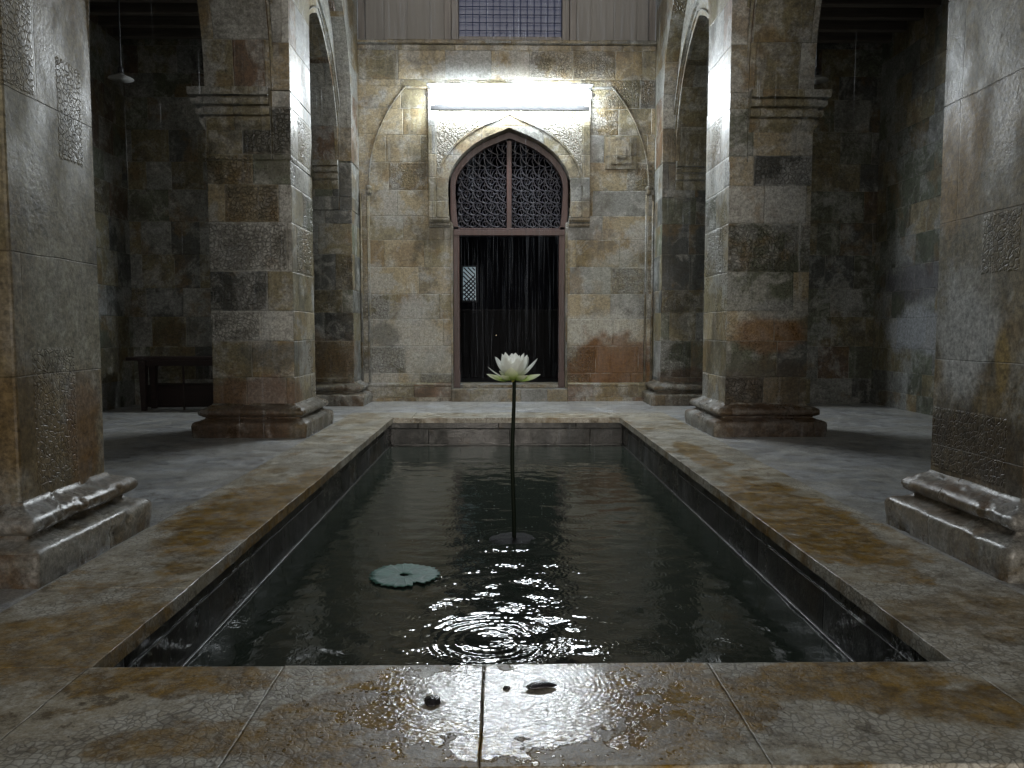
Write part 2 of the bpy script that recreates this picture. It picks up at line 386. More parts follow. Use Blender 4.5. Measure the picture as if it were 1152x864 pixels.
m_floor = paving('court_floor', [((-1.5, 9.1, 0), (.4, .22, 1), .3)], joints=(1.25, .95, .3, .35), smoothness=.6, basec=(.35, .36, .37), och=.10, lo_=.66, spk=.62)

m_tube = emit('lamp_diffuser', (.88, .95, 1.0), 118.)
m_white = plain('white_enamel', (.7, .7, .7), .35)
m_house = plain('grey_lamp_housing', (.012, .013, .015), .5, var=.1)
m_shade = plain('dull_enamel', (.28, .28, .27), .5)
m_ironblk = plain('dark_iron', (.03, .03, .032), .5)
m_doorwood = wood('red_brown_wood', (.045, .021, .018))
m_lattice = plain('lattice_wood', (.022, .022, .034), .5, bumpd=.0005)
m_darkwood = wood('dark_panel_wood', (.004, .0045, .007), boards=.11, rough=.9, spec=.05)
m_bench = wood('bench_wood', (.02, .011, .010), axis=0)
m_ceil = wood('ceiling_boards', (.035, .03, .028), axis=1)
m_beam = wood('beam_wood', (.10, .085, .075), axis=0)
m_panel = wood('upper_boards', (.20, .195, .185), var=.10, boards=.32, gap=.10, rough=.7)
m_upframe = wood('upper_frame', (.13, .12, .11))
m_glass = M('blue_window_glass').fin(**{'Base Color': (.012, .022, .06), 'Roughness': .3, 'Emission Color': (.10, .17, .50), 'Emission Strength': .045})
m_farwin = M('lit_far_window').fin(**{'Base Color': (.3, .4, .45), 'Roughness': .3, 'Emission Color': (.42, .62, .75), 'Emission Strength': .16})
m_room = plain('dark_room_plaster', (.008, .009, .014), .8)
m_brass = plain('brass_knob', (.6, .55, .4), .12, metal=1., var=.05)
m_pebble = plain('wet_dark_stone', (.02, .018, .02), .12, sc_=40.)
m_stem = plain('lotus_stem_green', (.005, .009, .004), .6, spec=.15)
m_pot = plain('wet_dark_pot', (.006, .006, .006), .6, sc_=45., bumpd=.003, spec=.08)
m_pod = plain('seed_pod', (.42, .40, .08), .5)

def petal_mat():
    s = M('white_petal'); uv = s.n('SeparateXYZ', {0: s.n('UVMap').outputs[0]})
    t = uv.outputs[0]; P = s.pos()
    g = s.noise(s.vm('MULTIPLY', s.n('UVMap').outputs[0], (3., 60., 1)), 1., 3)
    base = s.mix(s.step(t, .55, .0), (.88, .90, .87), (.50, .64, .22))
    base = s.mix(s.math('MULTIPLY', g, .12), base, (.55, .65, .45))
    f = s.fin(**{'Base Color': base, 'Roughness': .5})
    tr = s.n('BsdfTranslucent', {'Color': base}); mx = s.n('MixShader', {0: .62})
    s.t.links.new(s.b.outputs[0], mx.inputs[1]); s.t.links.new(tr.outputs[0], mx.inputs[2]); s.t.links.new(mx.outputs[0], s.out.inputs[0])
    return s.m
def sepal_mat():
    s = M('green_outer_petal'); uv = s.n('SeparateXYZ', {0: s.n('UVMap').outputs[0]}); t = uv.outputs[0]
    base = s.ramp(t, [(0, (.14, .22, .04)), (.4, (.40, .54, .14)), (.7, (.70, .78, .50)), (1, (.82, .85, .72))])
    f = s.fin(**{'Base Color': base, 'Roughness': .45})
    tr = s.n('BsdfTranslucent', {'Color': base}); mx = s.n('MixShader', {0: .5})
    s.t.links.new(s.b.outputs[0], mx.inputs[1]); s.t.links.new(tr.outputs[0], mx.inputs[2]); s.t.links.new(mx.outputs[0], s.out.inputs[0])
    return s.m
m_petal = petal_mat(); m_sepal = sepal_mat()

def pad_mat():
    s = M('lily_pad_leaf'); P = s.pos(); d = s.vm('SUBTRACT', P, (-.51, 4.06, -.3)); x = s.n('SeparateXYZ', {0: d})
    ang = s.math('ARCTAN2', x.outputs[1], x.outputs[0])
    v = s.math('ABSOLUTE', s.math('SINE', s.math('MULTIPLY', ang, 9.)))
    vein = s.step(v, .30, .06)
    n = s.noise(P, 18., 6, .65)
    base = s.mix(s.step(n, .44, .58), (.03, .12, .095), (.10, .225, .185))
    base = s.mix(s.math('MULTIPLY', vein, .5), base, (.24, .34, .29))
    return s.fin(**{'Base Color': base, 'Roughness': s.lin(n, .3, .7, .45, .7), 'Normal': s.bump(s.math('ADD', n, s.math('MULTIPLY', vein, .3)), .004)})
m_pad = pad_mat()

def water_mat():
    s = M('dark_pool_water'); P = s.pos()
    n = s.noise(s.scale(P, (1., .6, 1.)), 26., 3, .5, .4)
    return s.fin(**{'Base Color': (.030, .038, .030), 'Roughness': .035, 'IOR': 1.33, 'Specular IOR Level': .5, 'Normal': s.bump(s.math('MULTIPLY', n, .0016), 1.)})
m_water = water_mat()
def rain_mat():
    s = M('falling_rain')
    s.fin(**{'Base Color': (.75, .8, .88), 'Roughness': .25})
    tp = s.n('BsdfTransparent'); mx = s.n('MixShader', {0: .14})
    tl = s.n('BsdfTranslucent', {'Color': (.75, .8, .88, 1)}); m2 = s.n('MixShader', {0: .5})
    s.t.links.new(s.b.outputs[0], m2.inputs[1]); s.t.links.new(tl.outputs[0], m2.inputs[2])
    s.t.links.new(tp.outputs[0], mx.inputs[1]); s.t.links.new(m2.outputs[0], mx.inputs[2]); s.t.links.new(mx.outputs[0], s.out.inputs[0])
    return s.m
m_rain = rain_mat()

# ------------------------------------------------------------------ plan dimensions (metres; camera stands at x 0, y 0, 1 m up)
LX, RX = -1.95, 2.17
BY = 11.0
NEAR, MID, RESP = (3.14, 3.82), (7.38, 8.22), (10.4, BY)
DW = .78
def X(side, d): return LX-d if side < 0 else RX+d
def xr(side, d0, d1): a, b = X(side, d0), X(side, d1); return (min(a, b), max(a, b))
SN = {-1: 'left', 1: 'right'}

# ------------------------------------------------------------------ ground, floor
bm = nb()
xs = [-60, -1.29, 1.45, 60]; ys = [1.80, 8.85, 70]
zf = -.014
g = [[bm.verts.new((x, y, zf)) for x in xs] for y in ys]
for j in range(2):
    for i in range(3):
        if (i, j) != (1, 0): bm.faces.new((g[j][i], g[j][i+1], g[j+1][i+1], g[j+1][i]))
lo = [bm.verts.new((x, 1.80, -.17)) for x in xs]; lb = [bm.verts.new((x, -60, -.17)) for x in xs]
for i in range(3):
    bm.faces.new((lo[i], lo[i+1], g[0][i+1], g[0][i])); bm.faces.new((lb[i], lb[i+1], lo[i+1], lo[i]))
tag(obj('court_floor', bm, m_floor), kind='structure')

# ------------------------------------------------------------------ pool: lining, coping slabs
pool = empty('pool_basin', (.08, 5.5, -.3), 'sunken rectangular stone pool with wet ochre and grey coping slabs', 'pool')
bm = nb()
px0, px1, py0, py1 = -1.245, 1.405, 2.20, 8.80
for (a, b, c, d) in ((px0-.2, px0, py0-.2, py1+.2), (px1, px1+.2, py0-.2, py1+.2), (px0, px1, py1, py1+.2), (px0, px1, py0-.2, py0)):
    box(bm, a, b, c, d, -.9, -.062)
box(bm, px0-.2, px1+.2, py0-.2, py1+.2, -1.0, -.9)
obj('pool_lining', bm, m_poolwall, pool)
bm = nb()     # thin glossy ledge added at the water line to catch a bright meniscus highlight
for (a, b, c, d) in ((px0, px0+.016, py0, py1), (px1-.016, px1, py0, py1), (px0+.016, px1-.016, py1-.016, py1)):
    box(bm, a, b, c, d, -.36, -.304)
roughen(bm, .001, 30)
obj('water_line_ledge', bm, plain('wet_ledge', (.05, .05, .045), .3, sc_=30.), pool, bevel=.004)

def slab(x0, x1, y0, y1, mat, zt=0., th=.058):
    g_ = .0012; bm = nb()
    x0 += g_; x1 -= g_; y0 += g_; y1 -= g_
    nx = max(2, int((x1-x0)/.04)); ny = max(2, int((y1-y0)/.04))
    dz = random.uniform(-.0025, .0015)
    def edge(x, y):
        k = min(x-x0, x1-x, y-y0, y1-y)
        return 0.
    xs = [x0, x0+.005]+[x0+(x1-x0)*i/nx for i in range(1, nx)]+[x1-.005, x1]
    ys = [y0, y0+.005]+[y0+(y1-y0)*i/ny for i in range(1, ny)]+[y1-.005, y1]
    G = []
    for y in ys:
        row = []
        for x in xs:
            z = zt+dz+edge(x, y)+noise.noise(Vector((x*2, y*2, 0)))*.002
            ex = noise.noise(Vector((x*11, y*11, 5)))*.005+noise.noise(Vector((x*40, y*40, 2)))*.0025
            qx = x + (ex if x in (x0, x1) else 0); qy = y + (ex if y in (y0, y1) else 0)
            row.append(bm.verts.new((qx, qy, z)))
        G.append(row)
    for j in range(len(ys)-1):
        for i in range(len(xs)-1):
            bm.faces.new((G[j][i], G[j][i+1], G[j+1][i+1], G[j+1][i]))
    rim = G[0][:]+[r[-1] for r in G[1:]]+G[-1][-2::-1]+[r[0] for r in G[-2:0:-1]]
    b = [bm.verts.new((v.co.x, v.co.y, zt-th)) for v in rim]
    n = len(rim)
    for i in range(n): bm.faces.new((rim[i], b[i], b[(i+1) % n], rim[(i+1) % n]))
    bm.faces.new(b)
    o = obj('coping_slab', bm, mat, pool, smooth=False)
    for p in o.data.polygons: p.use_smooth = p.normal.z > .5
    return o
YJ = [2.255, 2.967, 3.915, 4.887, 5.84, 6.80, 7.78, 8.76]
for a, b in zip(YJ, YJ[1:]):
    slab(-1.775, -1.212, a, b, m_cope); slab(1.372, 1.985, a-.01, b-.01, m_cope)
for a, b in zip([-2.6, -1.222, -.643, -.048, .625, 1.395], [-1.222, -.643, -.048, .625, 1.395, 2.8]):
    slab(a, b, 1.703, 2.255, m_front if a > -2 and b < 2 else m_cope)
for a, b in zip([-1.775, -1.0, -.15, .62, 1.3], [-1.0, -.15, .62, 1.3, 1.985]):
    slab(a, b, 8.76, 9.32, m_cope)

# ------------------------------------------------------------------ water with rain rings
rng = np.random.default_rng(5)
xs = np.linspace(px0-.01, px1+.01, 420)
ys = np.concatenate([np.arange(py0-.01, 5.0, .0055), np.arange(5.0, py1+.02, .014)])
XX, YY = np.meshgrid(xs, ys)
H = np.zeros_like(XX)
for k in range(46):       # small wind and rain chop
    lam = rng.uniform(.05, .34); th = rng.normal(math.pi/2, .75); ph = rng.uniform(0, 6.28)
    H += (.00035*lam/.16)*np.sin(2*math.pi/lam*(XX*math.cos(th)+YY*math.sin(th))+ph+.8*np.sin(3*XX+2*YY+k))
near = np.exp(-((XX-.03)/.50)**2)*np.clip((6.0-YY)/2.2, 0, 1)
H *= .34+.8*near
def ring(cx, cy, lam, rad, amp, wid):
    d = np.hypot(XX-cx, YY-cy)
    return amp*np.sin(2*math.pi*d/lam)*np.exp(-((d-rad)/wid)**2)
H += ring(.02, 2.12, .036, .30, .0011, .20)
H += ring(.085, 4.80, .06, .24, .0006, .10)
H += ring(-.05, 3.2, .045, .20, .0010, .12)
for k in range(560):
    if k < 330: cx, cy = rng.normal(.05, .28), 2.3+3.0*rng.random()**1.3
    else: cx, cy = rng.uniform(-1.2, 1.36), rng.uniform(2.3, 8.7)
    r = rng.uniform(.008, .10)
    H += ring(cx, cy, rng.uniform(.017, .032), r, .00105*(.035/(r+.035)), .02+.25*r)
wz = -.315
V = np.stack([XX.ravel(), YY.ravel(), (H+wz).ravel()], 1)
ny_, nx_ = XX.shape
ii = (np.arange(ny_-1)[:, None]*nx_+np.arange(nx_-1)[None]).ravel()
Fq = np.stack([ii, ii+1, ii+nx_+1, ii+nx_], 1)
me = bpy.data.meshes.new('pool_water')
me.vertices.add(len(V)); me.vertices.foreach_set('co', V.ravel())
me.loops.add(Fq.size); me.loops.foreach_set('vertex_index', Fq.ravel())
me.polygons.add(len(Fq)); me.polygons.foreach_set('loop_start', np.arange(len(Fq))*4); me.polygons.foreach_set('loop_total', np.full(len(Fq), 4))
me.polygons.foreach_set('use_smooth', np.ones(len(Fq), bool))
me.update(); me.validate(); me.materials.append(m_water)
o = bpy.data.objects.new('pool_water', me); C.objects.link(o); tag(o, kind='structure')

# ------------------------------------------------------------------ pillars
BASE = [(.0, -.03), (.14, -.03), (.145, .02), (.15, .06), (.152, .10), (.145, .125), (.125, .138), (.085, .148), (.06, .160), (.052, .172),
        (.075, .182), (.098, .196), (.108, .215), (.104, .236), (.085, .254), (.055, .266), (.03, .275), (.012, .285), (0, .30)]
def pillar(side, yy, mat, label, name='stone_pillar', h=3.22, back=True, m=(1, 1, 1, 1), seed=0.):
    x0, x1 = xr(side, 0, DW)
    t = empty(name, ((x0+x1)/2, (yy[0]+yy[1])/2, 0), label, 'pillar', 'pillars of the courtyard arcades')
    bm = nb()
    rect_rings(bm, x0, x1, yy[0], yy[1], [(0, z) for z in [.26]+[.26+(2.58-.26)*k/8 for k in range(1, 9)]], nx=5)
    # upper part: the court-side strip is set back from the front face
    xa, xb = xr(side, 0, .17); xc, xd = xr(side, .17, DW)
    nt = .025
    fp = [(xc, yy[0]), (xd, yy[0]), (xd, yy[0]+nt), (xb, yy[0]+nt), (xb, yy[1]), (xc, yy[1])] if side < 0 else \
         [(xc, yy[0]), (xd, yy[0]), (xd, yy[1]), (xa, yy[1]), (xa, yy[0]+nt), (xc, yy[0]+nt)]
    rings(bm, [[(x, y, z) for x, y in fp] for z in (2.58, 2.9, h)])
    bmesh.ops.remove_doubles(bm, verts=bm.verts, dist=1e-4)
    for v in bm.verts: v.co += noise.noise_vector(v.co*4)*.003
    obj('shaft', bm, mat, t, bevel=.012)
    bm = nb()
    B2 = []
    for (a, b), (c, d) in zip(BASE, BASE[1:]): B2 += [(a, b), ((a+c)/2, (b+d)/2)]
    B2.append(BASE[-1])
    rect_rings(bm, x0, x1, yy[0], yy[1], B2, m=m, nx=52)
    cxm, cym = (x0+x1)/2, (yy[0]+yy[1])/2
    for v in bm.verts:
        p_ = v.co.copy()
        v.co += noise.noise_vector(p_*5+Vector((seed, 0, 0)))*.004+noise.noise_vector(p_*30)*.0022
        c_ = noise.noise(p_*6.5+Vector((0, seed, 7)))+.35*noise.noise(p_*22)
        if c_ > .30:
            d_ = Vector((p_.x-cxm, p_.y-cym, 0)).normalized()
            v.co -= d_*min(.014, (c_-.30)*.12); v.co.z -= min(.004, (c_-.30)*.03)
    b = obj('base', bm, m_base, t, smooth=True)
    return t
def impost(t, side, y0, y1, front=1, rear=1):
    x0, x1 = xr(side, .17, DW)
    prof = [(0, 2.85), (.008, 2.87), (.03, 2.90), (.045, 2.935), (.046, 2.955), (.012, 2.962), (.014, 2.975), (.065, 2.985), (.075, 3.00), (.075, 3.04), (.030, 3.05), (.032, 3.065), (.095, 3.075), (.105, 3.09), (.105, 3.125), (.060, 3.135), (.062, 3.148), (.128, 3.155), (.132, 3.222), (0, 3.222)]
    m = (1, 0, front, rear) if side < 0 else (0, 1, front, rear)
    bm = nb(); 
    if side < 0: x1 -= .003
    else: x0 += .003
    rect_rings(bm, x0, x1, y0, y1, prof, m=m, nx=12)
    roughen(bm, .003, 9)
    obj('impost', bm, m_imp, t, smooth=False)
LB = {(-1, 'n'): 'tall wet stone pillar nearest the viewer on the left of the pool', (1, 'n'): 'tall wet stone pillar nearest the viewer on the right of the pool',
      (-1, 'm'): 'stone pillar left of the far half of the pool, bright sliver on its inner side, moulded capital', (1, 'm'): 'stone pillar right of the far half of the pool, with moulded capital and rusty streaks',
      (-1, 'r'): 'engaged stone pier against the far wall at the left corner', (1, 'r'): 'engaged stone pier against the far wall at the right corner'}
for sd in (-1, 1):
    pillar(sd, NEAR, m_near_l if sd < 0 else m_near_r, LB[sd, 'n'], seed=sd*3.1)
    p = pillar(sd, MID, m_mid, LB[sd, 'm'], seed=sd*5.7+1); impost(p, sd, *MID, .7, .7)
    p = pillar(sd, RESP, m_resp, LB[sd, 'r'], name='engaged_pier', m=(1, 1, 1, 0), seed=sd*8.3); impost(p, sd, RESP[0], RESP[1]-.46, .5, 0)

# ------------------------------------------------------------------ arcade walls above the pillars
ZT = 6.6
for sd in (-1, 1):
    t = empty('arcade_wall', (X(sd, .4), 7, 3.22), 'arched stone arcade wall resting on the %s-hand pillars' % SN[sd], 'arcade', 'arcade walls beside the court')
    def A(y0, y1, z, rise, n=24):
        a = (y1-y0)/2; c = (y0+y1)/2; return [(c+q, z+w) for q, w in pointed(a, rise, n)]
    inner = [(NEAR[0], 3.224)]+A(NEAR[1], MID[0], 3.224, 2.35)+A(MID[1], RESP[0], 3.224, 1.45)+[(BY-.002, 3.224)]
    f = lambda tt, z, w: (X(sd, w), tt, z)
    bm = nb(); slab_wall(bm, inner, ZT, .17, DW, f); obj('inner_arches', bm, m_arc, t)
    outer = [(NEAR[0], 3.224)]+[(NEAR[1]-.025, 3.224)]+A(NEAR[1]-.025, MID[0]+.025, 3.9, 2.45)+[(MID[0]+.025, 3.224), (MID[1]-.025, 3.224)]+A(MID[1]-.025, RESP[0]+.025, 3.95, 1.42)+[(RESP[0]+.025, 3.224), (BY-.002, 3.224)]
    bm = nb(); slab_wall(bm, outer, ZT, 0., .17, f); obj('outer_arches', bm, m_arc, t)
    # projecting archivolt mouldings round both inner arches, on the court side
    bm = nb()
    for (y0, y1, rise) in ((NEAR[1], MID[0], 2.35), (MID[1], RESP[0], 1.45)):
        cen = A(y0, y1, 3.24, rise, 28)
        for (o0, o1, pr) in ((.035, .055, .022), (.135, .175, .03)):
            L = []
            for k, (yy, z) in enumerate(cen):
                a, b = cen[max(0, k-1)], cen[min(len(cen)-1, k+1)]
                ty, tz = b[0]-a[0], b[1]-a[1]; l = math.hypot(ty, tz); ny, nz = -tz/l, ty/l
                L.append((yy, z, ny, nz))
            rr = [[(X(sd, .17), q[0]+q[2]*o0, q[1]+q[3]*o0), (X(sd, .17-pr), q[0]+q[2]*(o0+.005), q[1]+q[3]*(o0+.005)), (X(sd, .17-pr), q[0]+q[2]*(o1-.005), q[1]+q[3]*(o1-.005)), (X(sd, .17), q[0]+q[2]*o1, q[1]+q[3]*o1)] for q in L]
            rings(bm, rr)
    obj('archivolt', bm, m_imp, t)

# ------------------------------------------------------------------ aisles
OUT = {-1: -4.95, 1: 5.12}
for sd in (-1, 1):
    xi = X(sd, DW); xo = OUT[sd]
    bm = nb(); box(bm, min(xi, xo+sd*.4), max(xi, xo+sd*.4), 10.55, BY+.3, -.02, 5.2)
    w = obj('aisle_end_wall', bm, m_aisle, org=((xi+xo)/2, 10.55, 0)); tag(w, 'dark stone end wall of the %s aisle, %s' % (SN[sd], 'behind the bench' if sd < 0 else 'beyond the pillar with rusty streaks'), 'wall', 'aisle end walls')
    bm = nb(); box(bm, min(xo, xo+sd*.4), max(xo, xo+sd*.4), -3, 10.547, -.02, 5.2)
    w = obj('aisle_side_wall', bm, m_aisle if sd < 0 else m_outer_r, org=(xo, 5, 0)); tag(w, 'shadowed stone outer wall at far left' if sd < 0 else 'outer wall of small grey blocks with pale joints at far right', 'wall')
    bm = nb(); box(bm, min(X(sd, .05), xo+sd*.4), max(X(sd, .05), xo+sd*.4), -3.4, -3.003, -.2, 6.6)  # unseen wall, added to block ambient light from the aisle's open end
    w = obj('aisle_end_wall', bm, m_aisle, org=((xi+xo)/2, -3.2, 0)); tag(w, 'unseen stone wall added behind the viewer to keep light out of the %s aisle' % SN[sd], 'wall', 'aisle end walls')
    roof = empty('aisle_ceiling', ((xi+xo)/2, 5, 4.9), 'dark timber ceiling on beams over the %s aisle' % SN[sd], 'ceiling', 'aisle ceilings')
    bm = nb(); a, b = (xo-.4, LX-.05) if sd < 0 else (RX+.05, xo+.4)
    a, b = (xo+.002, X(-1, DW)-.002) if sd < 0 else (X(1, DW)+.002, xo-.002)
    box(bm, a, b, -3, 10.547, 4.905, 5.19); obj('boards', bm, m_ceil, roof)
    bm = nb(); box(bm, min(xo+sd*.5, X(sd, .05)), max(xo+sd*.5, X(sd, .05)), -3.2, BY+.4, 6.602, 6.75); 
    box(bm, min(xo+sd*.05, xo+sd*.3), max(xo+sd*.05, xo+sd*.3), -3.2, BY+.4, 5.205, 6.6)
    obj('roof_deck', bm, m_ceil, roof)
    for k in range(14):
        y = 10.33-.375*k
        bm = nb(); box(bm, a, b, y-.05, y+.05, 4.755, 4.903); roughen(bm, .002, 3)
        obj('beam', bm, m_beam, roof, bevel=.006)

# ------------------------------------------------------------------ far facade with doorway
fac = empty('courtyard_facade', (.12, BY, 0), 'tall far wall of olive and ochre blocks with the pointed doorway in its middle', 'wall')
fx = lambda tt, z, w: (tt, BY+w, z)
CX = .139
KEEL = [(.855, 2.96), (.845, 3.08), (.815, 3.19), (.765, 3.285), (.69, 3.385), (.61, 3.47), (.50, 3.555), (.40, 3.62), (.30, 3.67), (.19, 3.715), (.09, 3.755), (0, 3.79)]
def keel(off=0.):
    L = []
    pts = [(-a, z) for a, z in KEEL]
    for k, (x, z) in enumerate(pts):
        a, b = pts[max(0, k-1)], pts[min(len(pts)-1, k+1)]
        tx, tz = b[0]-a[0], b[1]-a[1]; l = math.hypot(tx, tz)
        nx_, nz_ = -tz/l, tx/l
        if k == len(pts)-1: nx_, nz_ = 0, 1.15
        L.append((x+nx_*off, z+nz_*off))
    return [(CX+x, z) for x, z in L]+[(CX-x, z) for x, z in L[-2::-1]]
jamb = .825
hole = [(CX-jamb, 0.), (CX-jamb, 2.5), (CX-.845, 2.6), (CX-.855, 2.8)]+keel()+[(CX+.855, 2.8), (CX+.845, 2.6), (CX+jamb, 2.5), (CX+jamb, 0.)]
bm = nb(); slab_wall(bm, [(LX+.002, 0)]+hole+[(RX-.002, 0)], 4.94, 0, .34, fx)
obj('wall_face', bm, m_facade, fac)
# plinth course
for a, b in ((LX+.002, CX-jamb-.002), (CX+jamb+.002, RX-.002)):
    bm = nb(); rings(bm, [[(x, BY-o, z) for o, z in ((0, -.02), (.06, -.02), (.06, .195), (.075, .205), (.078, .228), (.06, .24), (.0, .25))] for x in [a+(b-a)*k/10 for k in range(11)]])
    roughen(bm, .002, 9); obj('plinth', bm, m_plinth, fac)
# blind arch relief at both sides of the bay
a_ = 1.95
cir = [(CX-.004+a_*math.cos(math.pi-th), 3.02+a_*math.sin(th)) for th in [math.asin(min(1, 1.335/a_))*k/14 for k in range(15)]]
for s_ in (-1, 1):
    L = cir if s_ < 0 else [(2*(CX-.004)-x, z) for x, z in cir][::-1]
    edge_ = (LX+.004) if s_ < 0 else (RX-.004)
    bm = nb()
    if s_ < 0: out_ = [(edge_, .255), (L[0][0], .255)]+L
    else: out_ = L+[(L[-1][0], .255), (edge_, .255)]
    slab_wall(bm, out_, 4.358, -.055, -.002, fx); obj('blind_arch_spandrel', bm, m_facade, fac)
    bm = nb()     # thin roll moulding following the curve, with a small knob at its foot
    pts = [(x, BY-.06, z) for x, z in ([(L[0][0], 3.0)]+L if s_ < 0 else L+[(L[-1][0], 3.0)])]
    tube(bm, pts, .010, 8); obj('blind_arch_moulding', bm, m_trim, fac, smooth=True)
    bm = nb(); kx = L[0][0] if s_ < 0 else L[-1][0]
    lathe(bm, (kx, BY-.07, 2.90), [(.004, -.03), (.03, -.02), (.045, 0), (.03, .03), (.04, .05), (.045, .08), (.02, .1)], 12); obj('arch_corbel', bm, m_trim, fac, smooth=True)
    bm = nb(); ex = LX if s_ < 0 else RX
    for dd, rr_ in ((.02, .016), (.115, .014)):
        tube(bm, [(ex-s_*dd, BY-.063 if dd > .1 else BY-.066, .26), (ex-s_*dd, BY-.063 if dd > .1 else BY-.066, 2.88)], rr_, 8)
    obj('corner_shaft', bm, m_trim, fac, smooth=True)
# lintel band and string course
bm = nb(); box(bm, LX+.002, RX-.002, BY-.04, BY-.001, 4.36, 4.915); obj('lintel_band', bm, m_facade, fac, bevel=.006)
bm = nb(); rings(bm, [[(x, BY-o, z) for o, z in ((-.1, 4.917), (.055, 4.917), (.075, 4.93), (.08, 4.96), (.06, 4.98), (-.1, 4.985))] for x in [LX+.003+(RX-LX-.006)*k/20 for k in range(21)]])
roughen(bm, .0015, 9); obj('string_course', bm, m_trim, fac)
bm = nb(); box(bm, LX+.002, RX-.002, BY-.05, BY-.001, 4.325, 4.357); obj('fillet', bm, m_trim, fac)
# doorway surround (alfiz): carved panel, plain arch ring, frame, corbels
bm = nb(); slab_wall(bm, [(-.93, 2.56), (CX-.86, 2.56)]+[(CX-.857, 2.8)]+keel(.002)+[(CX+.857, 2.8), (CX+.86, 2.56), (1.21, 2.56)], 4.318, -.045, -.002, fx)
sur = obj('door_surround', bm, m_carved, fac)
def band(o0, o1, w0, w1, bot):
    P0 = [(CX-.855-o0, bot)]+keel(o0)+[(CX+.855+o0, bot)]; P1 = [(CX-.855-o1, bot)]+keel(o1)+[(CX+.855+o1, bot)]
    b_ = nb(); rings(b_, [[(a[0], BY+w0, a[1]), (c[0], BY+w0, c[1]), (c[0], BY+w1, c[1]), (a[0], BY+w1, a[1])] for a, c in zip(P0, P1)]); return b_
obj('arch_ring', band(.004, .15, -.065, -.046, 2.57), m_trim, sur)
obj('arch_ring_edge', band(.152, .175, -.08, -.046, 3.0), m_trim, sur)
bm = nb()
for x0, x1 in ((-.985, -.885), (1.163, 1.263)):
    b2 = nb(); box(b2, x0, x1, BY-.085, BY-.001, 2.56, 4.318); obj('surround_pilaster', b2, m_trim, sur, bevel=.006)
for x0, x1 in ((-.883, -.868), (1.146, 1.161)):
    bm = nb(); box(bm, x0, x1, BY-.06, BY-.047, 2.6, 4.31); obj('surround_bead', bm, m_trim, sur)
for x0, x1 in ((-.985, CX-jamb-.01), (CX+jamb+.01, 1.263)):
    bm = nb(); rings(bm, [[(x, BY-o, z) for o, z in ((0, 2.43), (.03, 2.435), (.05, 2.46), (.05, 2.485), (.08, 2.5), (.10, 2.53), (.10, 2.555), (0, 2.557))] for x in (x0, x1)])
    obj('corbel', bm, m_trim, sur)
# jamb stones
for x0, x1 in ((CX-jamb, CX-jamb+.03), (CX+jamb-.03, CX+jamb)):
    bm = nb(); box(bm, x0, x1, BY-.012, BY+.338, .17, 2.50); obj('jamb', bm, m_trim, sur, bevel=.005)
# steps
bm = nb(); box(bm, CX-jamb+.002, CX+jamb-.002, BY-.11, BY+.6, -.02, .165); roughen(bm, .002, 8); obj('door_step', bm, m_trim, fac, bevel=.012)
bm = nb(); box(bm, CX-jamb+.09, CX+jamb-.09, BY+.10, BY+.6, .168, .215); obj('threshold', bm, m_trim, fac, bevel=.006)
# carved square rosette to the right of the surround
bm = nb()
for k, (h_, p_) in enumerate(((.22, .02), (.15, .035), (.07, .05))):
    box(bm, 1.70-h_, 1.70+h_, BY-p_, BY-.001-(.0 if k == 0 else [.02, .035][k-1]), 3.46-h_, 3.46+h_)
obj('square_rosette', bm, m_trim, fac, bevel=.012)

# wooden door frame with lattice fanlight
df = empty('door_frame', (CX, BY+.16, 0), 'red-brown wooden door frame with a latticed pointed fanlight', 'door frame')
ix0, ix1 = CX-jamb+.032, CX+jamb-.032
fw = .085
bm = nb()
for x0, x1 in ((ix0, ix0+fw), (ix1-fw, ix1)): box(bm, x0, x1, BY+.10, BY+.22, .168, 2.46)
for sx in (-1, 1):     # splayed plinth blocks at the feet
    xx = ix0-.004 if sx < 0 else ix1-fw-.006
    box(bm, xx, xx+fw+.01, BY+.09, BY+.10-.001, .168, .40)
obj('post', bm, m_doorwood, df, bevel=.006)
bm = nb(); box(bm, ix0, ix1, BY+.09, BY+.22, 2.335, 2.415); box(bm, ix0+fw, ix1-fw, BY+.11, BY+.2, 2.417, 2.44); obj('transom', bm, m_doorwood, df, bevel=.006)
K0 = [(CX-.80, 2.42), (CX-.83, 2.62)]+[(x, z) for x, z in keel(-.012)]+[(CX+.83, 2.62), (CX+.80, 2.42)]
Kx = keel(-.09)
K1 = [(CX-.72, 2.42), (CX-.745, 2.62)]+Kx+[(CX+.745, 2.62), (CX+.72, 2.42)]
bm = nb(); rings(bm, [[(a[0], BY+.10, a[1]), (c[0], BY+.10, c[1]), (c[0], BY+.22, c[1]), (a[0], BY+.22, a[1])] for a, c in zip(K0, K1)]); obj('arched_head', bm, m_doorwood, df)
bm = nb(); box(bm, CX-.035, CX+.035, BY+.12, BY+.20, 2.418, 3.66); obj('mullion', bm, m_doorwood, df, bevel=.005)
